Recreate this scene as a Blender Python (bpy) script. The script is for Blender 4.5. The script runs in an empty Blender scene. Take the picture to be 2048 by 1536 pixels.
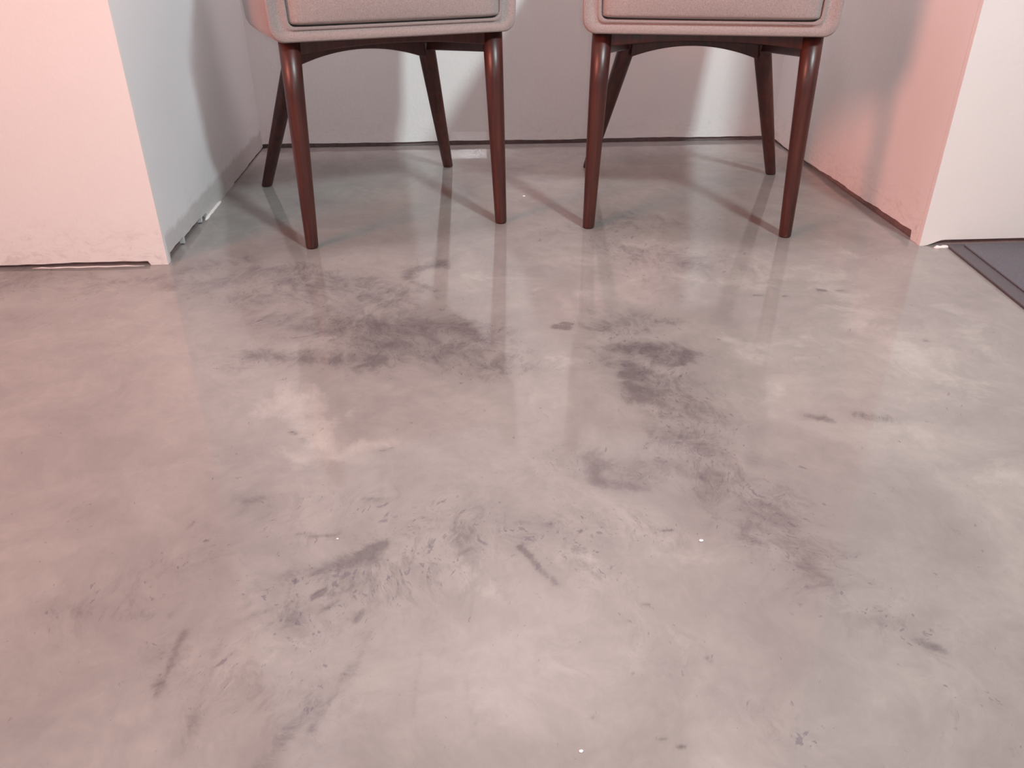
import bpy, bmesh, math, random
import numpy as np
from mathutils import Vector, Matrix

sc = bpy.context.scene
col = sc.collection
S = 0.65                      # metres per layout unit; the camera stands 1 unit above the floor
R = math.radians

# tuning values
EXPO = -0.08
P_COOL, C_COOL = 33.5, (0.83, 0.97, 0.99)
P_PINK, C_PINK = 20.5, (1.0, 0.33, 0.25)
P_FILL, C_FILL = 2.0, (1.0, 0.95, 0.92)
P_ALC, C_ALC = 44.0, (1.0, 0.80, 0.85)
FILLX = (-2.0, 2.0)
P_FLASH = 10.0
WOOD_A, WOOD_B = (0.085, 0.021, 0.013), (0.028, 0.010, 0.010)
FAB_A, FAB_B = (0.34, 0.275, 0.262), (0.25, 0.205, 0.20)
FL_A, FL_B, FL_C, FL_L, FL_D = (0.295, 0.28, 0.258), (0.22, 0.207, 0.195), (0.125, 0.116, 0.114), (0.45, 0.445, 0.40), (0.07, 0.059, 0.063)
DK_AMT = 0.85
FL_R0, FL_R1, FL_IOR = 0.05, 0.11, 1.52
SPR = 100
ZN_AMT = 0.75

# ---------------------------------------------------------------- camera
f_px, W_px = 1619.0, 2048.0
dn = Vector((9, 2784, f_px)).normalized()
up = -dn
Yc = Vector((-113, -941, f_px)); Yc = (Yc - up * Yc.dot(up)).normalized()
Xc = Yc.cross(up)
cam_d = bpy.data.cameras.new('camera'); cam = bpy.data.objects.new('camera', cam_d); col.objects.link(cam)
cam_d.sensor_width = 36.0; cam_d.lens = 36.0 * f_px / W_px
cam_d.clip_start = 0.02; cam_d.clip_end = 60
m = Matrix(((Xc[0], -Xc[1], -Xc[2], 0), (Yc[0], -Yc[1], -Yc[2], 0), (up[0], -up[1], -up[2], 1.0 * S), (0, 0, 0, 1)))
cam.matrix_world = m
sc.camera = cam

# ---------------------------------------------------------------- colour management, world
vs = sc.view_settings
vs.view_transform = 'Standard'; vs.look = 'None'; vs.gamma = 1.0; vs.use_curve_mapping = False
vs.exposure = EXPO
sc.cycles.blur_glossy = 0.1
wd = bpy.data.worlds.new('world'); sc.world = wd; wd.use_nodes = True
wd.node_tree.nodes['Background'].inputs[0].default_value = (0.5, 0.48, 0.47, 1)
wd.node_tree.nodes['Background'].inputs[1].default_value = 0.05

# ---------------------------------------------------------------- lights
def area(name, loc, size, power, colr, target=None, shape='DISK', spread=180):
    l = bpy.data.lights.new(name, 'AREA'); l.shape = shape; l.size = size * S; l.spread = math.radians(spread); l.energy = power; l.color = colr
    o = bpy.data.objects.new(name, l); col.objects.link(o); o.location = Vector(loc) * S
    if target is not None:
        o.rotation_euler = (Vector(target) * S - o.location).to_track_quat('-Z', 'Y').to_euler()
    return o
CEIL = 4.85
COOL = (2.05, -0.9, 3.85)
PINK = (-3.4, -0.3, 2.75)
area('cool_downlight_light', COOL, 0.40, P_COOL, C_COOL, (0.1, 3.0, 0.5), spread=SPR)
area('pink_downlight_light', PINK, 1.5, P_PINK, C_PINK, (1.7, 3.2, 0.3), spread=85)
ALC = (0.3, 3.0, CEIL - 0.06)
area('alcove_fill_light', ALC, 0.8, P_ALC, C_ALC)  # unseen lamp added to lift the light inside the alcove
for q, x in enumerate(FILLX):
    area('rear_fill_light', (x, -2.6, CEIL - 0.06), 0.9, P_FILL, C_FILL)  # unseen fill lamps added behind the camera for ambient light
# the small lamp of the telephone that takes the picture, right beside its lens
fl = bpy.data.lights.new('phone_lamp_light', 'POINT'); fl.energy = P_FLASH; fl.color = (0.93, 0.97, 1.0); fl.shadow_soft_size = 0.006
flo = bpy.data.objects.new('phone_lamp_light', fl); col.objects.link(flo); flo.location = (0.02, -0.005, 1.0 * S + 0.015)

# ---------------------------------------------------------------- helpers
def obj(name, me, mat=None, parent=None, smooth=False):
    o = bpy.data.objects.new(name, me); col.objects.link(o)
    if mat is not None:
        for mm in (mat if isinstance(mat, (list, tuple)) else [mat]): me.materials.append(mm)
    if smooth:
        for p in me.polygons: p.use_smooth = True
    if parent is not None: o.parent = parent
    return o
def tag(o, label=None, cat=None, group=None, kind=None):
    for k, v in (('label', label), ('category', cat), ('group', group), ('kind', kind)):
        if v: o[k] = v
    return o
def mesh(name, verts, faces, mats=None):
    me = bpy.data.meshes.new(name)
    me.from_pydata([(v[0] * S, v[1] * S, v[2] * S) for v in verts], [], faces)
    if mats: me.polygons.foreach_set('material_index', mats)
    bm = bmesh.new(); bm.from_mesh(me); bmesh.ops.recalc_face_normals(bm, faces=bm.faces); bm.to_mesh(me); bm.free()
    me.update(); return me
def bevel(o, w, seg=3):
    b = o.modifiers.new('bevel', 'BEVEL'); b.width = w * S; b.segments = seg; b.limit_method = 'ANGLE'; b.angle_limit = R(35)
def subsurf(o, n=2):
    s = o.modifiers.new('subsurf', 'SUBSURF'); s.levels = n; s.render_levels = n
def box(x0, x1, y0, y1, z0, z1):
    v = [(x, y, z) for x in (x0, x1) for y in (y0, y1) for z in (z0, z1)]
    f = [(0, 1, 3, 2), (4, 6, 7, 5), (0, 4, 5, 1), (2, 3, 7, 6), (0, 2, 6, 4), (1, 5, 7, 3)]
    return v, f
def loft(rings, cap=True):
    n = len(rings[0]); v = [p for r in rings for p in r]; f = []
    for i in range(len(rings) - 1):
        for k in range(n):
            a, b = i * n + k, i * n + (k + 1) % n
            f.append((a, b, b + n, a + n))
    if cap:
        f.append(tuple(range(n - 1, -1, -1))); f.append(tuple((len(rings) - 1) * n + k for k in range(n)))
    return v, f

# ---------------------------------------------------------------- materials
def new_mat(name):
    mt = bpy.data.materials.new(name); mt.use_nodes = True
    nt = mt.node_tree; b = nt.nodes['Principled BSDF']; return mt, nt, b
def N(nt, t, **kw):
    n = nt.nodes.new(t)
    for k, v in kw.items():
        if k in n.inputs: n.inputs[k].default_value = v
        else: setattr(n, k, v)
    return n
def L(nt, a, b): nt.links.new(a, b)
def mixc(nt, fac, a, b, mode='MIX'):
    mx = nt.nodes.new('ShaderNodeMix'); mx.data_type = 'RGBA'; mx.blend_type = mode
    for s, v in ((mx.inputs[0], fac), (mx.inputs[6], a), (mx.inputs[7], b)):
        if hasattr(v, 'is_output'): L(nt, v, s)
        else: s.default_value = v if not isinstance(v, tuple) else (*v[:3], 1)
    return mx.outputs[2]
def mth(nt, op, a, b=0.0, c=0.0, clamp=False):
    n = nt.nodes.new('ShaderNodeMath'); n.operation = op; n.use_clamp = clamp
    for s, v in zip(n.inputs, (a, b, c)):
        if hasattr(v, 'is_output'): L(nt, v, s)
        else: s.default_value = v
    return n.outputs[0]
def noise(nt, vec, scale, detail=4, rough=0.55, dist=0.0):
    n = N(nt, 'ShaderNodeTexNoise'); n.inputs['Scale'].default_value = scale; n.inputs['Detail'].default_value = detail
    n.inputs['Roughness'].default_value = rough; n.inputs['Distortion'].default_value = dist
    if vec is not None: L(nt, vec, n.inputs['Vector'])
    return n.outputs[0]
def ramp(nt, x, lo, hi):
    r = nt.nodes.new('ShaderNodeMapRange'); r.inputs[1].default_value = lo; r.inputs[2].default_value = hi
    L(nt, x, r.inputs[0]); return r.outputs[0]
def bump(nt, h, strength, dist, b):
    n = nt.nodes.new('ShaderNodeBump'); n.inputs['Strength'].default_value = strength; n.inputs['Distance'].default_value = dist
    L(nt, h, n.inputs['Height']); L(nt, n.outputs[0], b.inputs['Normal']); return n
def mapping(nt, src, scale=(1, 1, 1), rot=(0, 0, 0)):
    mp = nt.nodes.new('ShaderNodeMapping'); mp.inputs['Scale'].default_value = scale; mp.inputs['Rotation'].default_value = rot
    L(nt, src, mp.inputs[0]); return mp.outputs[0]

def wall_mat(name, base=(0.74, 0.73, 0.71), rough=0.5, band=0.0, band_z=0.09, band_col=(0.45, 0.45, 0.44), scuff=0.0, gloss_base=False):
    mt, nt, b = new_mat(name)
    tc = N(nt, 'ShaderNodeTexCoord'); ob = tc.outputs['Object']
    sep = N(nt, 'ShaderNodeSeparateXYZ'); L(nt, ob, sep.inputs[0]); z = sep.outputs[2]
    big = ramp(nt, noise(nt, ob, 2.2, 3), 0.3, 0.7)
    c = mixc(nt, big, base, tuple(v * 0.96 for v in base))
    if band > 0:   # the strip where the old skirting board came off: greyer plaster with a ragged upper edge
        wob = mth(nt, 'MULTIPLY', mth(nt, 'SUBTRACT', noise(nt, ob, 14, 3), 0.5), 0.035)
        mask = ramp(nt, mth(nt, 'ADD', z, wob), band_z * S + 0.006, band_z * S - 0.006)
        c = mixc(nt, mth(nt, 'MULTIPLY', mask, band), c, band_col)
    if scuff > 0:  # dirt and scratches close to the floor
        near = ramp(nt, z, 0.13, 0.0)
        s = ramp(nt, noise(nt, mapping(nt, ob, (1, 1, 2.6)), 22, 6, 0.75, 1.2), 0.48, 0.72)
        c = mixc(nt, mth(nt, 'MULTIPLY', mth(nt, 'MULTIPLY', near, s), scuff), c, (0.33, 0.24, 0.22))
        s2 = ramp(nt, noise(nt, ob, 45, 3), 0.63, 0.70)
        c = mixc(nt, mth(nt, 'MULTIPLY', mth(nt, 'MULTIPLY', near, s2), scuff * 0.6), c, (0.30, 0.24, 0.23))
    L(nt, c, b.inputs['Base Color'])
    h = mth(nt, 'ADD', mth(nt, 'MULTIPLY', noise(nt, ob, 90, 3), 0.5), noise(nt, ob, 9, 3))
    bump(nt, h, 0.25, 0.004, b)
    b.inputs['Roughness'].default_value = rough
    if gloss_base:  # a lower strip of glossy, grainy sealer
        x_ = sep.outputs[0]
        wet = ramp(nt, z, 0.066 * S, 0.064 * S)
        wet = mth(nt, 'MULTIPLY', wet, mth(nt, 'MULTIPLY', ramp(nt, x_, -0.072 * S, -0.070 * S), ramp(nt, x_, 0.30 * S, 0.24 * S)))
        r = nt.nodes.new('ShaderNodeMapRange'); L(nt, wet, r.inputs[0]); r.inputs[3].default_value = rough; r.inputs[4].default_value = 0.3
        L(nt, r.outputs[0], b.inputs['Roughness'])
        hb = mth(nt, 'ADD', h, mth(nt, 'MULTIPLY', mth(nt, 'MULTIPLY', noise(nt, ob, 260, 2), wet), 0.03))
        bump(nt, hb, 0.25, 0.004, b)
        b.inputs['Coat IOR'].default_value = 3.4; b.inputs['Coat Roughness'].default_value = 0.10
        L(nt, wet, b.inputs['Coat Weight'])
        gn = nt.nodes.new('ShaderNodeBump'); gn.inputs['Strength'].default_value = 0.5; gn.inputs['Distance'].default_value = 0.0005
        L(nt, noise(nt, ob, 240, 2), gn.inputs['Height']); L(nt, gn.outputs[0], b.inputs['Coat Normal'])
    return mt

M = {}
M['wall'] = wall_mat('white_wall_paint')
M['wall_scuffed'] = wall_mat('scuffed_white_wall_paint', scuff=0.4)
M['wall_banded'] = wall_mat('wall_paint_with_skirting_strip', base=(0.70, 0.72, 0.73), band=0.75, scuff=0.35)
M['wall_right_side'] = wall_mat('alcove_side_wall_paint', scuff=0.45)
M['wall_back'] = wall_mat('alcove_back_wall_paint', scuff=0.25, gloss_base=True)
def plain(name, c, rough=0.6, bump_s=0.0, scale=80, var=0.15):
    mt, nt, b = new_mat(name); tc = N(nt, 'ShaderNodeTexCoord')
    n = noise(nt, tc.outputs['Object'], scale, 4)
    L(nt, mixc(nt, n, c, tuple(v * (1 - var) for v in c)), b.inputs['Base Color']); b.inputs['Roughness'].default_value = rough
    if bump_s: bump(nt, n, bump_s, 0.003, b)
    return mt
M['gap'] = plain('dark_adhesive_in_gap', (0.27, 0.20, 0.20), 0.8, 0.5, 60, 0.6)
M['ceiling'] = plain('ceiling_paint', (0.72, 0.69, 0.66), 0.8)
M['lamp_ring'] = plain('white_lamp_ring', (0.8, 0.8, 0.8), 0.4)
M['fleck'] = plain('white_fleck_or_glint', (0.9, 0.88, 0.85), 0.6)
M['bead'] = plain('white_filler_bead', (0.78, 0.74, 0.72), 0.5, 0.4, 120)
M['rubber'] = plain('grey_rubber', (0.085, 0.075, 0.082), 0.5, 0.3, 200)
M['pile'] = plain('charcoal_mat_pile', (0.17, 0.17, 0.19), 0.95, 1.0, 420, 0.6)
M['staple'] = plain('dark_steel', (0.03, 0.03, 0.03), 0.4)
M['dust_cover'] = plain('grey_dust_cover_cloth', (0.20, 0.18, 0.21), 0.9, 0.4, 300)

# dark red-brown stained wood, satin lacquer
mt, nt, b = new_mat('walnut_stained_wood'); M['wood'] = mt
ob = N(nt, 'ShaderNodeTexCoord').outputs['Object']
g = noise(nt, mapping(nt, ob, (26, 26, 1.6)), 3.0, 5, 0.6, 0.6)
c = mixc(nt, ramp(nt, g, 0.3, 0.72), WOOD_A, WOOD_B)
L(nt, c, b.inputs['Base Color']); b.inputs['Roughness'].default_value = 0.38
bump(nt, g, 0.08, 0.001, b)

# greige woven upholstery
mt, nt, b = new_mat('greige_woven_fabric'); M['fabric'] = mt
ob = N(nt, 'ShaderNodeTexCoord').outputs['Object']
wv = noise(nt, mapping(nt, ob, (1, 1, 1)), 420, 2, 0.6)
pa = ramp(nt, noise(nt, ob, 9, 3), 0.3, 0.7)
c = mixc(nt, ramp(nt, wv, 0.35, 0.65), FAB_A, FAB_B)
c = mixc(nt, mth(nt, 'MULTIPLY', pa, 0.18), c, (0.27, 0.22, 0.19))
L(nt, c, b.inputs['Base Color']); b.inputs['Roughness'].default_value = 0.9
b.inputs['Sheen Weight'].default_value = 0.25
bump(nt, wv, 0.4, 0.0015, b)

# ---------------------------------------------------------------- floor: poured, marbled, glossy resin over concrete
STROKES = [  # pigment pours, plus painted chair reflection, corner falloff and right-hand brightening
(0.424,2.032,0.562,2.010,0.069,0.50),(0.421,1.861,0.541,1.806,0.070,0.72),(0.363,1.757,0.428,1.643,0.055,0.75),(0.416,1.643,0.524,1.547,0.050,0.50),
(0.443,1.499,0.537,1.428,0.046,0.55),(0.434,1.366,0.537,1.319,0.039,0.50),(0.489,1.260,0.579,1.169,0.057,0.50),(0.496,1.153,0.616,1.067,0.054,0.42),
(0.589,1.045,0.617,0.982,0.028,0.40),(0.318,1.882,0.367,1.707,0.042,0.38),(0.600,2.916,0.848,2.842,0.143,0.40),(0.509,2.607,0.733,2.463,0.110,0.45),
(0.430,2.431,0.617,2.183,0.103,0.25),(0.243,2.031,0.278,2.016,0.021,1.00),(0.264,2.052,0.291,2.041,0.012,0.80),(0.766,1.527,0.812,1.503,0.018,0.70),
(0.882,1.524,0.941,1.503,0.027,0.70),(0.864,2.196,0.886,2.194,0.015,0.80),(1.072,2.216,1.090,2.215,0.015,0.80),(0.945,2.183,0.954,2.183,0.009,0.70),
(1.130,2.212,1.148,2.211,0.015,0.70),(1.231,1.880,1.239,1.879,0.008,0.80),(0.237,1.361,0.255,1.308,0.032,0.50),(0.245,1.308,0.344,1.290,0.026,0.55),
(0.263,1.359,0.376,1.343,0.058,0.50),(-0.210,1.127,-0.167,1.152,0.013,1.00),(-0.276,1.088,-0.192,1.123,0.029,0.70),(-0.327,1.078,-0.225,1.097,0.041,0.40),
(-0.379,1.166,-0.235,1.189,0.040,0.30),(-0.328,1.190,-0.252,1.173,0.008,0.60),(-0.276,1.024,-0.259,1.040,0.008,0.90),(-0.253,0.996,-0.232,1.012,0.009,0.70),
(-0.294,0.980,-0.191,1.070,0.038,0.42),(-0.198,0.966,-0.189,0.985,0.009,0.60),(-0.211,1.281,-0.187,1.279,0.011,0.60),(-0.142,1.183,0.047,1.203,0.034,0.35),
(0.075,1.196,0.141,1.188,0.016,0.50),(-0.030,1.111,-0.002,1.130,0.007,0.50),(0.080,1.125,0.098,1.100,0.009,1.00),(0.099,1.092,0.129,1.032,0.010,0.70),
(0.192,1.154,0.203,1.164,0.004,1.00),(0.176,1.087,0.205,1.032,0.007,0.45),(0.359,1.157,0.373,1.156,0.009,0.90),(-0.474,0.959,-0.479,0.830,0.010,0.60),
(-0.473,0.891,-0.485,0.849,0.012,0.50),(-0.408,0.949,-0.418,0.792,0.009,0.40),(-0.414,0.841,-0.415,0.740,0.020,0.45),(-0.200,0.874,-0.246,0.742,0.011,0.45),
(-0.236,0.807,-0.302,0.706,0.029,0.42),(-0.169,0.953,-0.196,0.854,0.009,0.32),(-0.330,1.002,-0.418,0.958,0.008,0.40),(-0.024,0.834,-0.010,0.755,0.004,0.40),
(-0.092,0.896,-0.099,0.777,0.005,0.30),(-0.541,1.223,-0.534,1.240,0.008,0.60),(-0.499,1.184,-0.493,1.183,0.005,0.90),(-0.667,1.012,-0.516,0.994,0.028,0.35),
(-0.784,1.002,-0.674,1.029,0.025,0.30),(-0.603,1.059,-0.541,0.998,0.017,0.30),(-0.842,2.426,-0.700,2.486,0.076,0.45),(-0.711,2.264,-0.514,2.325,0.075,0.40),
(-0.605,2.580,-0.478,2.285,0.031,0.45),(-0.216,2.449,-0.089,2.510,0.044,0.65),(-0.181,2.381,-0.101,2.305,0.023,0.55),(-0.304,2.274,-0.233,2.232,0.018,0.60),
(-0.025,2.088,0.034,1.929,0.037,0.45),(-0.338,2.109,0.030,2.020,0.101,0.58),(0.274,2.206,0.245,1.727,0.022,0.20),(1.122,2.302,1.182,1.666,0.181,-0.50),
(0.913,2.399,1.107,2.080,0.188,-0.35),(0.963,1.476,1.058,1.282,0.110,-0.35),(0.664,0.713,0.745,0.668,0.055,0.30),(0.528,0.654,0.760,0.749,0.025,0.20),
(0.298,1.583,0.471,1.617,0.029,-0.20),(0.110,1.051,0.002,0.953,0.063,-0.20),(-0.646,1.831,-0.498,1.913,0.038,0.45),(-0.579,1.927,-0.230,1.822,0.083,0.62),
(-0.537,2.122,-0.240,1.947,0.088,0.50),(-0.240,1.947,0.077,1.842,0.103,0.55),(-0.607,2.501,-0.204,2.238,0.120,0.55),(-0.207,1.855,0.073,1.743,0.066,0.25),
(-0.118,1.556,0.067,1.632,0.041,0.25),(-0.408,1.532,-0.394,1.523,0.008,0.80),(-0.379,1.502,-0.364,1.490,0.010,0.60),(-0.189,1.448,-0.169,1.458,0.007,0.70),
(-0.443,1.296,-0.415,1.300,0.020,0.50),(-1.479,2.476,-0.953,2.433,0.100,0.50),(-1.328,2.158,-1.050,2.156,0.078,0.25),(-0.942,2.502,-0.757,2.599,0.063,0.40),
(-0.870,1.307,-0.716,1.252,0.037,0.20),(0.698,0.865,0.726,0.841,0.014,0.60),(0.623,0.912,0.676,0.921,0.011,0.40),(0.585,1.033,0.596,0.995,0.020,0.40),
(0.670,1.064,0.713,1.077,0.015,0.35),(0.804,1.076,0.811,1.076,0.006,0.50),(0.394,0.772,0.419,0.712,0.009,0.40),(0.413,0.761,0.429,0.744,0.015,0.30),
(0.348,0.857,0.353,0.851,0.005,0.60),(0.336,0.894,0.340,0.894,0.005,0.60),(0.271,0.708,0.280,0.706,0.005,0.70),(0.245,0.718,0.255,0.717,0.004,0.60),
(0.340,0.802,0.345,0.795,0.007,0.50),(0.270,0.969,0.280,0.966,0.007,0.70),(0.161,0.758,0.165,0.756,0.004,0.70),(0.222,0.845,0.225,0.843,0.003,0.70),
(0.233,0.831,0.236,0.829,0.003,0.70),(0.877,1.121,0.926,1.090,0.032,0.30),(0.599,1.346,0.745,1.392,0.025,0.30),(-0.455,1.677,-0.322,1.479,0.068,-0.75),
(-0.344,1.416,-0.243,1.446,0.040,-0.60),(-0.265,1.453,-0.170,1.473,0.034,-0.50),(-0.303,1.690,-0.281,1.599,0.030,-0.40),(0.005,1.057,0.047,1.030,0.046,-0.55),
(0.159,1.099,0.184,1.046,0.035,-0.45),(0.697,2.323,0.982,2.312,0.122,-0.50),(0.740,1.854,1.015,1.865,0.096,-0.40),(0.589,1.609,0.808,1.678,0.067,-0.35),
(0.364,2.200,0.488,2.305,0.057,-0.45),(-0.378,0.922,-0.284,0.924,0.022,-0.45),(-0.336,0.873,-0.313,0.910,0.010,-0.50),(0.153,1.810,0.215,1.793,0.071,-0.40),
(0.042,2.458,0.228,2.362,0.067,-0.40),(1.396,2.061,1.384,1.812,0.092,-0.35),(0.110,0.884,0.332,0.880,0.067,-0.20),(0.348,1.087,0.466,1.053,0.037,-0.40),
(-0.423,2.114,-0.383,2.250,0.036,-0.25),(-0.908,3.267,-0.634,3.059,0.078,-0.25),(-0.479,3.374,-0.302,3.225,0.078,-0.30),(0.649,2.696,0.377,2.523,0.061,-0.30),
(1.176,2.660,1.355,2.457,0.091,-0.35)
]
ZONES = [
(-0.285,1.027,-0.066,1.140,0.128,0.95),(-0.048,1.159,0.233,1.162,0.067,0.90),(0.177,1.097,0.197,1.045,0.049,0.90),(0.409,2.027,0.513,1.505,0.099,0.90),
(0.498,1.446,0.586,1.085,0.104,0.95),(0.589,1.045,0.725,0.855,0.088,0.60),(-0.464,0.900,-0.232,0.777,0.080,0.55),(0.507,2.810,0.725,2.499,0.213,0.70),
(-0.802,2.391,-0.079,1.937,0.152,0.60),(-0.670,1.017,-0.475,1.152,0.091,0.50),(0.396,0.755,0.412,0.737,0.053,0.50),(0.158,1.357,0.341,1.328,0.099,0.50),
(0.326,1.156,0.354,1.155,0.068,0.80),(-0.420,1.278,-0.166,1.262,0.060,0.50),(0.245,0.971,0.282,0.834,0.044,0.35)
]
def vnoise(x, y, freq, seed):
    r = np.random.default_rng(seed); g = r.random((64, 64))
    X = x * freq; Y = y * freq; xi = np.floor(X).astype(int); yi = np.floor(Y).astype(int)
    fx = X - xi; fy = Y - yi; fx = fx * fx * (3 - 2 * fx); fy = fy * fy * (3 - 2 * fy)
    a = g[xi % 64, yi % 64]; b_ = g[(xi + 1) % 64, yi % 64]; c_ = g[xi % 64, (yi + 1) % 64]; d = g[(xi + 1) % 64, (yi + 1) % 64]
    return (a * (1 - fx) + b_ * fx) * (1 - fy) + (c_ * (1 - fx) + d * fx) * fy
def fbm(x, y, freq, seed, oct=4):
    s = 0; amp = 0.5; tot = 0
    for k in range(oct): s = s + amp * vnoise(x, y, freq * 2 ** k, seed + k); tot += amp; amp *= 0.55
    return s / tot - 0.5
def build_floor():
    # graded grid: fine where the marbling is seen, coarse elsewhere
    xs = np.concatenate([np.linspace(-4.6, -2.0, 8)[:-1], np.linspace(-2.0, -1.1, 46)[:-1], np.linspace(-1.1, 1.3, 401)[:-1], np.linspace(1.3, 2.2, 46), np.linspace(2.2, 4.6, 8)[1:]])
    ys = np.concatenate([np.linspace(-4.0, 0.4, 10)[:-1], 0.4 + 3.9 * np.linspace(0, 1, 400) ** 1.35])
    nx, ny = len(xs), len(ys)
    Xg, Yg = np.meshgrid(xs, ys, indexing='xy'); x = Xg.ravel(); y = Yg.ravel()
    wob = 0.030 + 0.03 * np.clip(y - 0.8, 0, 2)
    wx = x + wob * 2.4 * fbm(x, y, 5, 11) + 0.035 * fbm(x, y, 24, 15, 3)
    wy = y + wob * 2.4 * fbm(x, y, 5, 21) + 0.035 * fbm(x, y, 24, 25, 3)
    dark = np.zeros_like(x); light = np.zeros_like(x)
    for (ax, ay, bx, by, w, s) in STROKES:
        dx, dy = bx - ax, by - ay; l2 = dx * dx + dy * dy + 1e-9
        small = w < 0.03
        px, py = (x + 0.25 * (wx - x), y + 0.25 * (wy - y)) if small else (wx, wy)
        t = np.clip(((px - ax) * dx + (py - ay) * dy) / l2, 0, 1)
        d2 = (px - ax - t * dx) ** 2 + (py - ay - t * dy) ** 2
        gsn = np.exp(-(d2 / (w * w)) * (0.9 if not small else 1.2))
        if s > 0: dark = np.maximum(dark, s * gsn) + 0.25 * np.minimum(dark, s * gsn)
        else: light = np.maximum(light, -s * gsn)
    zone = np.zeros_like(x)
    for (ax, ay, bx, by, w, s) in ZONES:
        dx, dy = bx - ax, by - ay; l2 = dx * dx + dy * dy + 1e-9
        t = np.clip(((wx - ax) * dx + (wy - ay) * dy) / l2, 0, 1)
        zone = np.maximum(zone, s * np.exp(-((wx - ax - t * dx) ** 2 + (wy - ay - t * dy) ** 2) / (w * w)))
    vx = [(float(a) * S, float(c_) * S, 0.0) for a, c_ in zip(x, y)]
    idx = np.arange(nx * ny).reshape(ny, nx)
    q = np.stack([idx[:-1, :-1], idx[:-1, 1:], idx[1:, 1:], idx[1:, :-1]], -1).reshape(-1, 4)
    me = bpy.data.meshes.new('floor'); me.from_pydata(vx, [], q.tolist())
    at = me.color_attributes.new('marbling', 'FLOAT_COLOR', 'POINT')  # marbling masks, with the painted reflection and light falloff among them
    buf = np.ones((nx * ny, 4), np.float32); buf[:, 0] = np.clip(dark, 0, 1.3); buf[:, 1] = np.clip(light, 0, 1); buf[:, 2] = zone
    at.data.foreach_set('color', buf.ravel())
    return me
mt, nt, b = new_mat('marbled_resin_floor'); M['floor'] = mt
ob = N(nt, 'ShaderNodeTexCoord').outputs['Object']
att = N(nt, 'ShaderNodeVertexColor'); att.layer_name = 'marbling'
sp = N(nt, 'ShaderNodeSeparateColor'); L(nt, att.outputs[0], sp.inputs[0]); dk, lt = sp.outputs[0], sp.outputs[1]
warp = N(nt, 'ShaderNodeTexNoise'); warp.inputs['Scale'].default_value = 5; warp.inputs['Detail'].default_value = 4; L(nt, ob, warp.inputs['Vector'])
vm = N(nt, 'ShaderNodeVectorMath', operation='MULTIPLY_ADD'); L(nt, warp.outputs['Color'], vm.inputs[0]); vm.inputs[1].default_value = (0.16, 0.16, 0.16); L(nt, ob, vm.inputs[2])
wv = vm.outputs[0]
cloud = ramp(nt, noise(nt, wv, 3.4, 6, 0.6, 0.5), 0.36, 0.66)
mott = ramp(nt, noise(nt, wv, 20, 6, 0.68, 0.25), 0.36, 0.64)
fine = ramp(nt, noise(nt, mapping(nt, wv, (1.0, 0.6, 1), (0, 0, 0.5)), 75, 5, 0.7, 0.2), 0.38, 0.66)
c = mixc(nt, cloud, FL_A, FL_B)
c = mixc(nt, mth(nt, 'MULTIPLY', mott, 0.22), c, FL_C)
c = mixc(nt, mth(nt, 'MULTIPLY', fine, 0.10), c, FL_C)
# light pours plus brightening painted on the right floor, feathered by noise
zn = sp.outputs[2]
nl = ramp(nt, noise(nt, wv, 13, 7, 0.72, 0.3), 0.32, 0.68)
lmask = mth(nt, 'MULTIPLY', mth(nt, 'SUBTRACT', mth(nt, 'MULTIPLY', lt, 1.4), mth(nt, 'MULTIPLY', nl, 0.75)), 1.1, clamp=True)
lmask = mth(nt, 'MAXIMUM', lmask, mth(nt, 'MULTIPLY', lt, 0.30))
c = mixc(nt, mth(nt, 'MULTIPLY', lmask, 0.62), c, FL_L)
# dark pigment plus painted chair reflection and corner falloff, edges eaten away by noise
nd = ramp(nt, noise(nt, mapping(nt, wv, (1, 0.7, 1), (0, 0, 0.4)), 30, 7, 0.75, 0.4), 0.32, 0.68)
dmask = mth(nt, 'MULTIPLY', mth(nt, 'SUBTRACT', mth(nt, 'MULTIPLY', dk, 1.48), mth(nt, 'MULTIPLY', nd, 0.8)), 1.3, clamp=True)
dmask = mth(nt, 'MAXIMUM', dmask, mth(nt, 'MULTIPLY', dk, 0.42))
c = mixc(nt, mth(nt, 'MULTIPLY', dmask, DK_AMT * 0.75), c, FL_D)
# mottled zones: broken, brushed-out pigment
zs = ramp(nt, noise(nt, mapping(nt, wv, (1.0, 0.45, 1), (0, 0, -0.45)), 42, 7, 0.78, 0.3), 0.50, 0.64)
zb = ramp(nt, noise(nt, wv, 12, 5, 0.7, 0.3), 0.42, 0.62)
zmask = mth(nt, 'MULTIPLY', zn, mth(nt, 'ADD', mth(nt, 'MULTIPLY', zs, 0.55), mth(nt, 'MULTIPLY', zb, 0.35)), clamp=True)
c = mixc(nt, mth(nt, 'MULTIPLY', zmask, ZN_AMT), c, FL_D)
dk = mth(nt, 'MAXIMUM', dk, mth(nt, 'MULTIPLY', zn, 0.9))
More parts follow.
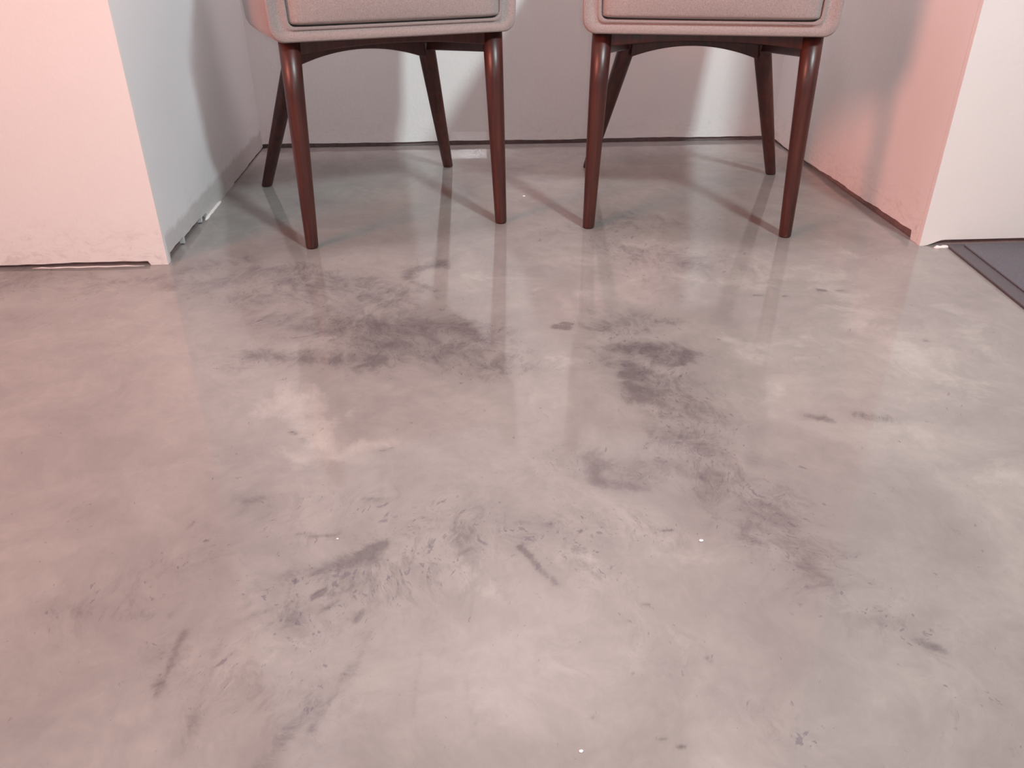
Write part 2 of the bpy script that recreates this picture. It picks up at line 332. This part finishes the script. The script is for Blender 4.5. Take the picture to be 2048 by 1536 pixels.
# small flecks of bare pigment, denser around the dark pours
fl1 = noise(nt, mapping(nt, wv, (1, 0.7, 1), (0, 0, -0.5)), 60, 4, 0.6)
thr = mth(nt, 'SUBTRACT', fl1, mth(nt, 'SUBTRACT', 0.70, mth(nt, 'MULTIPLY', dk, 0.10)))
fm = ramp(nt, thr, 0.0, 0.045)
c = mixc(nt, mth(nt, 'MULTIPLY', fm, 0.5), c, (0.09, 0.08, 0.10))
fl2 = noise(nt, mapping(nt, wv, (1, 0.55, 1), (0, 0, -0.7)), 150, 3, 0.6)
thr2 = mth(nt, 'SUBTRACT', fl2, mth(nt, 'SUBTRACT', 0.715, mth(nt, 'MULTIPLY', dk, 0.13)))
c = mixc(nt, mth(nt, 'MULTIPLY', ramp(nt, thr2, 0.0, 0.04), 0.5), c, (0.09, 0.08, 0.10))
L(nt, c, b.inputs['Base Color'])
rr = nt.nodes.new('ShaderNodeMapRange'); L(nt, mott, rr.inputs[0]); rr.inputs[3].default_value = FL_R0; rr.inputs[4].default_value = FL_R1
L(nt, rr.outputs[0], b.inputs['Roughness'])
b.inputs['IOR'].default_value = FL_IOR
hb = mth(nt, 'ADD', noise(nt, ob, 7, 3), mth(nt, 'MULTIPLY', noise(nt, ob, 160, 2), 0.02))
bump(nt, hb, 0.12, 0.002, b)
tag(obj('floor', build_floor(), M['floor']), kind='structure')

# ---------------------------------------------------------------- walls: a plaster skin whose ragged lower edge stops short of the floor
H = CEIL
def wall(name, p0, p1, inward, gap, mat, n=160, thick=0.014):
    """p0, p1: ends of the visible face on the floor; inward: unit vector into the wall"""
    v = []; f = []; mi = []
    for i in range(n + 1):
        t = i / n; x = p0[0] + (p1[0] - p0[0]) * t; y = p0[1] + (p1[1] - p0[1]) * t
        g = max(0.0, gap(x, y))
        bx, by = x + inward[0] * thick, y + inward[1] * thick
        ex, ey = x + inward[0] * (thick + 0.006), y + inward[1] * (thick + 0.006)
        v += [(x, y, H), (x, y, g), (bx, by, g), (bx, by, 0), (ex, ey, 0), (ex, ey, H)]
    for i in range(n):
        a = i * 6; c_ = a + 6
        for k, mm in ((0, 0), (1, 0), (2, 1), (3, 1), (4, 0)):
            f.append((a + k, c_ + k, c_ + k + 1, a + k + 1)); mi.append(mm)
        f.append((a + 5, c_ + 5, c_, a)); mi.append(0)
    f.append((0, 1, 2, 3, 4, 5)); mi.append(0)
    e = n * 6; f.append(tuple(e + k for k in range(6))); mi.append(0)
    o = obj(name, mesh(name, v, f, mi), [mat, M['gap']])
    return tag(o, kind='structure')
def rag(x, seed, amp):
    r = random.Random(seed); s = 0
    for k, fq in enumerate((7, 17, 41, 83)):
        s += math.sin(x * fq + r.random() * 6.28) / (k + 1)
    return s * amp
XL, XR, YF, YB = -0.985, 1.566, 2.575, 4.10
def sm(t): t = min(1, max(0, t)); return t * t * (3 - 2 * t)
def g_back(x, y): return 0.021 + rag(x, 3, 0.0015)
def g_left_side(x, y):
    if y < YF + 0.035: return 0.0
    if y < 2.76: return 0.030 + rag(y, 5, 0.003)
    if y < 2.775: return 0.004
    if y < 2.98: return 0.025 + rag(y, 6, 0.003)
    if y < 3.0: return 0.004
    if y < 3.06: return 0.018
    if y < 3.5: return 0.0
    return 0.006 + rag(y, 6, 0.002)
def g_right_side(x, y):
    if y < 2.645: return 0.0
    return 0.031 - 0.018 * sm((y - 2.65) / 1.1) + rag(y, 9, 0.0028)
def g_left_front(x, y):
    if x > -1.045: return 0.0
    return 0.013 + rag(x, 12, 0.0016)
def g_right_front(x, y):
    return 0.020 * sm((x - 1.58) / 0.07)
wall('wall_back', (XL - 0.03, YB), (XR + 0.03, YB), (0, 1), g_back, M['wall_back'])
wall('wall_alcove_left', (XL, YF + 0.021), (XL, YB), (-1, 0), g_left_side, M['wall_banded'], 300)
wall('wall_alcove_right', (XR, YF + 0.021), (XR, YB), (1, 0), g_right_side, M['wall_right_side'], 300)
wall('wall_left', (-4.5, YF), (XL, YF), (0, 1), g_left_front, M['wall_scuffed'], 500)
wall('wall_right', (XR, YF), (4.5, YF), (0, 1), g_right_front, M['wall'], 200)
zero = lambda x, y: 0.0
wall('wall_far_left', (-4.5, -3.9), (-4.5, YF + .1), (-1, 0), zero, M['wall'], 4)
wall('wall_far_right', (4.5, -3.9), (4.5, YF + .1), (1, 0), zero, M['wall'], 4)
wall('wall_rear', (-4.5, -3.9), (4.5, -3.9), (0, -1), zero, M['wall'], 4)
v, f = box(-4.6, 4.6, -4.0, 4.3, CEIL, CEIL + 0.1)
tag(obj('ceiling', mesh('ceiling', v, f), M['ceiling']), kind='structure')
# thin bead of old filler left on the floor in front of the left wall's gap
def bead(name, pts, r):
    rings = []
    for i, (x, y) in enumerate(pts):
        rr_ = r * (0.6 + 0.5 * abs(math.sin(i * 1.7))) * (0.3 if i in (0, len(pts) - 1) else 1)
        a = pts[min(i + 1, len(pts) - 1)]; b_ = pts[max(i - 1, 0)]
        d = Vector((a[0] - b_[0], a[1] - b_[1], 0)).normalized(); nrm = Vector((-d.y, d.x, 0))
        rings.append([(x + nrm.x * rr_ * math.cos(t), y + nrm.y * rr_ * math.cos(t), max(0, rr_ * 0.8 * math.sin(t))) for t in (0, .8, 1.57, 2.3, 3.14)])
    v, f = loft(rings); return mesh(name, v, f)
tag(obj('trim_1', bead('trim_1', [(-1.42 + 0.03 * i, YF - 0.006 + 0.002 * math.sin(i * 2.1)) for i in range(13)], 0.0035), M['bead'], smooth=True), kind='structure')
tag(obj('trim_2', bead('trim_2', [(XL + 0.004, 3.02 + 0.03 * i) for i in range(9)], 0.009), M['bead'], smooth=True), kind='structure')
tag(obj('trim_3', bead('trim_3', [(1.605 + 0.012 * i, YF - 0.022 - 0.002 * math.sin(i)) for i in range(6)], 0.011), M['bead'], smooth=True), kind='structure')

# ---------------------------------------------------------------- ceiling lamps (guessed fittings around the lights; alcove and rear fill lamps are added)
def downlight(x, y, r, colr, strength, label, z=CEIL, aim=None, name='ceiling_fill_lamp'):
    t = bpy.data.objects.new(name, None); col.objects.link(t); t.location = (x * S, y * S, z * S)
    if aim is not None:
        d = (Vector(aim) - Vector((x, y, z))).normalized()
        t.rotation_euler = d.to_track_quat('-Z', 'Y').to_euler(); t.location = (Vector((x, y, z)) - d * 0.06) * S
    tag(t, label, 'ceiling light')
    n = 32; rings = []
    for rr_, z in ((r * 1.0, 0), (r * 1.18, 0), (r * 1.18, -0.02), (r * 1.0, -0.03), (r * 1.0, 0)):
        rings.append([(rr_ * math.cos(6.2832 * k / n), rr_ * math.sin(6.2832 * k / n), z) for k in range(n)])
    v, f = loft(rings, cap=False); obj('lamp_ring', mesh('lamp_ring', v, f), M['lamp_ring'], t)
    mt, nt, b = new_mat('lamp_diffuser'); b.inputs['Emission Color'].default_value = (*colr, 1); b.inputs['Emission Strength'].default_value = strength
    v = [(r * math.cos(6.2832 * k / n), r * math.sin(6.2832 * k / n), -0.012) for k in range(n)]
    v += [(p[0], p[1], 0.0) for p in v]
    f = [tuple(range(n)), tuple(range(2 * n - 1, n - 1, -1))] + [(k, (k + 1) % n, (k + 1) % n + n, k + n) for k in range(n)]
    obj('diffuser', mesh('diffuser', v, f), mt, t)
    if aim is not None:   # drop rod up to the ceiling
        bpy.context.view_layer.update(); q = t.matrix_world.inverted(); a0 = q @ Vector((x * S, y * S, (z + 0.1) * S)) / S; a1 = q @ Vector((x * S, y * S, CEIL * S)) / S
        rings = [[(p_.x + 0.012 * math.cos(k * 1.0472), p_.y + 0.012 * math.sin(k * 1.0472), p_.z + 0.012 * math.sin(k * 1.0472)) for k in range(6)] for p_ in (a0 * 0.0, a0, a1)]
        v, f = loft(rings); obj('drop_rod', mesh('drop_rod', v, f), M['lamp_ring'], t)
    return t
downlight(COOL[0], COOL[1], 0.2, C_COOL, 3, 'round cool white lamp hanging from the ceiling on the right', COOL[2], (0.1, 3.0, 0.5), 'pendant_lamp')
downlight(PINK[0], PINK[1], 0.75, C_PINK, 2.5, 'round pink lamp hanging from the ceiling on the left', PINK[2], (1.7, 3.2, 0.3), 'pendant_lamp')
downlight(ALC[0], ALC[1], 0.4, C_ALC, 2, 'added round warm white fill lamp in the alcove ceiling above the chairs')
for x, w in zip(FILLX, ('left', 'right')):
    downlight(x, -2.6, 0.45, C_FILL, 1.5, 'added wide round fill lamp behind the camera on the ' + w)

# ---------------------------------------------------------------- armchair
def tube(p0, p1, r0, r1, n=24, foot=True):
    p0, p1 = Vector(p0), Vector(p1); rings = []
    prof = [(0.0, r0 * 0.86), (0.008, r0), (0.25, r0 + (r1 - r0) * .28), (0.5, r0 + (r1 - r0) * .55), (0.75, r0 + (r1 - r0) * .8), (1.0, r1)]
    for t, r in prof:
        c_ = p0.lerp(p1, t); rings.append([(c_.x + r * math.cos(6.2832 * k / n), c_.y + r * math.sin(6.2832 * k / n), c_.z) for k in range(n)])
    return loft(rings)
def arched_board(p0, p1, z_top0, z_top1, zb_end0, zb_end1, rise, thick, n=24):
    """a board between two points (x, y); its lower edge is arched"""
    p0, p1 = Vector((*p0, 0)), Vector((*p1, 0)); d = (p1 - p0).normalized(); nr = Vector((-d.y, d.x, 0)) * thick / 2
    rings = []
    for i in range(n + 1):
        t = i / n; c_ = p0.lerp(p1, t)
        zt = z_top0 + (z_top1 - z_top0) * t; zb = zb_end0 + (zb_end1 - zb_end0) * t + rise * (1 - (2 * t - 1) ** 2) 
        rings.append([(c_.x - nr.x, c_.y - nr.y, zb), (c_.x + nr.x, c_.y + nr.y, zb), (c_.x + nr.x, c_.y + nr.y, zt), (c_.x - nr.x, c_.y - nr.y, zt)])
    return loft(rings)
def rr_box(x0, x1, y0, y1, z0, z1, nseg=6, puff=0.0):
    """cushion: grid box pushed out at the middle of every face"""
    bm = bmesh.new(); bmesh.ops.create_cube(bm, size=1.0)
    bmesh.ops.subdivide_edges(bm, edges=bm.edges[:], cuts=nseg, use_grid_fill=True)
    for vv in bm.verts:
        x, y, z = vv.co * 2
        px, py, pz = 1 - x * x, 1 - y * y, 1 - z * z
        ax = 1 + puff * py * pz * 0.25; ay = 1 + puff * px * pz * 0.35; az = 1 + puff * px ** .6 * py ** .6 if px > 0 and py > 0 else 1
        vv.co = Vector(((x0 + x1) / 2 + x * ax * (x1 - x0) / 2, (y0 + y1) / 2 + y * ay * (y1 - y0) / 2, (z0 + z1) / 2 + z * az * (z1 - z0) / 2)) * S
    me = bpy.data.meshes.new('cushion'); bm.to_mesh(me); bm.free(); return me
def u_section(hw, zb, zt, th, lip, ro, ri):
    """U-shaped outline (x, z), outer contour then inner, from the left arm top round to the right arm top"""
    pts = []
    def arc(cx, cz, r, a0, a1, n=5):
        for k in range(n + 1):
            a = R(a0 + (a1 - a0) * k / n); pts.append((cx + r * math.cos(a), cz + r * math.sin(a)))
    arc(-hw + th / 2, zt - th / 2, th / 2, 90, 180, 4)
    for k in range(1, 6): pts.append((-hw, zt - th / 2 + (zb + ro - zt + th / 2) * k / 6))
    arc(-hw + ro, zb + ro, ro, 180, 270)
    for k in range(1, 8): pts.append((-hw + ro + (2 * hw - 2 * ro) * k / 8, zb))
    arc(hw - ro, zb + ro, ro, 270, 360)
    for k in range(1, 6): pts.append((hw, zb + ro + (zt - th / 2 - zb - ro) * k / 6))
    arc(hw - th / 2, zt - th / 2, th / 2, 0, 90, 4)
    # inner contour back
    arc(hw - th / 2, zt - th / 2, th / 2, 100, 180, 3)
    for k in range(1, 6): pts.append((hw - th, zt - th / 2 + (zb + lip + ri - zt + th / 2) * k / 6))
    arc(hw - th - ri, zb + lip + ri, ri, 0, -90, 4)
    for k in range(1, 8): pts.append((hw - th - ri - (2 * (hw - th) - 2 * ri) * k / 8, zb + lip))
    arc(-hw + th + ri, zb + lip + ri, ri, 270, 180, 4)
    for k in range(1, 6): pts.append((-hw + th, zb + lip + ri + (zt - th / 2 - zb - lip - ri) * k / 6))
    arc(-hw + th / 2, zt - th / 2, th / 2, 0, 80, 3)
    return pts
def make_chair():
    root = bpy.data.objects.new('armchair', None); col.objects.link(root)
    def P(name, vf, mat, smooth=False, bv=0.0):
        o = obj(name, mesh(name, *vf), mat, root, smooth)
        if bv: bevel(o, bv)
        return o
    # chair-local frame: x from -0.35 to 0.35 between the front feet, front feet on y = 0
    for s in (-1, 1):
        P('leg', tube((s * 0.35, 0.0, 0.0), (s * 0.335, 0.025, 0.668), 0.0215, 0.0335), M['wood'], True)
    for s in (-1, 1):
        P('leg', tube((s * 0.404, 0.816, 0.0), (s * 0.237, 0.53, 0.625), 0.0225, 0.036), M['wood'], True)
    # boards of the underframe
    P('front_rail', arched_board((-0.31, 0.03), (0.31, 0.03), 0.668, 0.668, 0.618, 0.618, 0.022, 0.03), M['wood'], bv=0.004)
    for s in (-1, 1):
        P('side_rail', arched_board((s * 0.325, 0.05), (s * 0.262, 0.54), 0.665, 0.63, 0.592, 0.540, 0.0, 0.028, 8), M['wood'], bv=0.004)
    P('rear_rail', arched_board((-0.24, 0.54), (0.24, 0.54), 0.63, 0.63, 0.514, 0.514, 0.044, 0.03), M['wood'], bv=0.004)
    v, f = box(-0.28, 0.28, 0.06, 0.52, 0.645, 0.668)
    dc = P('dust_cover', (v, f), M['dust_cover'], bv=0.004)
    # upholstered tub: bottom and two arms lofted front to back
    rings = []
    for y, ins, hw, zb, zt in ((-0.030, 0.016, 0.392, 0.668, 0.985), (-0.045, 0.004, 0.394, 0.664, 0.99), (-0.03, 0.0, 0.396, 0.662, 0.995),
                               (0.08, 0, 0.404, 0.661, 1.0), (0.25, 0, 0.414, 0.66, 1.01), (0.42, 0, 0.416, 0.655, 1.03), (0.56, 0, 0.408, 0.65, 1.06), (0.62, 0.0, 0.398, 0.65, 1.08)):
        sec = u_section(hw - ins, zb + ins, zt - ins, 0.060 - 2 * ins, 0.044 - 2 * ins, 0.04, 0.02)
        rings.append([(px * (1 + 0.10 * (pz - 0.68)), y - 0.0 * pz, pz) for px, pz in sec])
    sh = P('seat_shell', loft(rings), M['fabric'], True)
    # backrest: padded slab leaning back between and behind the arms
    me = rr_box(-0.40, 0.40, 0.0, 0.11, 0.655, 1.34, 6, 0.18)
    for vv in me.vertices:
        z = vv.co.z / S; x = vv.co.x / S
        vv.co.y += (0.57 + 0.30 * (z - 0.66) - 0.14 * (x / 0.4) ** 2 * 0.6) * S
        vv.co.x *= 1 - 0.06 * max(0, (z - 1.0)) / 0.34
    bk = obj('backrest', me, M['fabric'], root, True); subsurf(bk, 1)
    me = rr_box(-0.341, 0.341, -0.052, 0.56, 0.710, 0.865, 9, 0.13)
    cu = obj('seat_cushion', me, M['fabric'], root, True); subsurf(cu, 2)
    # piping round the lower front edge of the cushion
    return root
chair = make_chair()
def copy_tree(o, parent=None):
    c_ = o.copy(); col.objects.link(c_); c_.parent = parent
    for ch in list(o.children): copy_tree(ch, c_)
    return c_
chair2 = copy_tree(chair)
for o, foot, ang, lab in ((chair, (-0.533, 2.701), 18.2, 'greige upholstered armchair with dark red-brown legs beside the grey-lit left alcove wall'),
                          (chair2, (0.450, 2.842), -11.7, 'greige upholstered armchair with dark red-brown legs beside the salmon-lit right alcove wall')):
    a = R(ang); o.rotation_euler = (0, 0, a)
    o.location = ((foot[0] + 0.35 * math.cos(a)) * S, (foot[1] + 0.35 * math.sin(a)) * S, 0)
    tag(o, lab, 'armchair', 'pair of matching armchairs in the alcove')
# one dark staple shows on the right-hand chair's front rail
v, f = box(-0.232, -0.214, 0.010, 0.016, 0.646, 0.655)
obj('staple', mesh('staple', v, f), M['staple'], chair2)

# ---------------------------------------------------------------- floor mat
root = bpy.data.objects.new('floor_mat', None); col.objects.link(root)
tag(root, 'charcoal grey entrance mat with a flat rubber border against the right wall', 'mat')
X0, Y1, X1, Y0 = 1.655, YF - 0.012, 3.3, 0.2
ang = R(-4.5)   # slightly askew
def rot(x, y):
    dx, dy = x - X0, y - Y1; return (X0 + dx * math.cos(ang) - dy * math.sin(ang) , Y1 + (dy if dx == 0 else dy))
def mat_slab(x0, x1, y0, y1, z0, z1, sk=0.085):
    q = lambda x, y: (x - sk * (Y1 - y), y)
    v = [(*q(x, y), z) for x in (x0, x1) for y in (y0, y1) for z in (z0, z1)]
    return v, box(0, 1, 0, 1, 0, 1)[1]
o = obj('rubber_border', mesh('rubber_border', *mat_slab(X0, X1, Y0, Y1, 0.0, 0.009)), M['rubber'], root); bevel(o, 0.003, 2)
o = obj('carpet_pile', mesh('carpet_pile', *mat_slab(X0 + 0.050, X1 - 0.05, Y0 + 0.05, Y1 - 0.02, 0.008, 0.016)), M['pile'], root); bevel(o, 0.004, 2)

# ---------------------------------------------------------------- crumbs and a modelled flash glint on the floor
def fleck(x, y, r, label, seed, name='fleck_or_glint', mat='fleck', cat='speck', flat=0.35):
    rd = random.Random(seed); bm = bmesh.new(); bmesh.ops.create_icosphere(bm, subdivisions=2, radius=1.0)
    for vv in bm.verts:
        k = 1 + 0.25 * (rd.random() - 0.5)
        vv.co = Vector((vv.co.x * r * k, vv.co.y * r * k * 0.8, (vv.co.z + 0.95) * r * flat)) * S
    me = bpy.data.meshes.new(name); bm.to_mesh(me); bm.free()
    o = obj(name, me, M[mat], None, True); o.location = (x * S, y * S, 0); tag(o, label, cat, 'white flecks on the floor'); return o
fleck(0.4134, 1.1201, 0.0042, 'larger white paint fleck on the open floor right of the middle', 1)
fleck(0.2414, 3.2337, 0.0055, 'small white speck on the floor between the two chairs', 2)
fleck(-0.2558, 1.1682, 0.0022, 'tiny white paint fleck on the dark marbling left of the middle', 3)
fleck(0.135, 0.7037, 0.0032, 'flash glint modelled as a white speck at the very front edge of the floor', 4)  # flash sparkle on the gloss, modelled as a solid speck
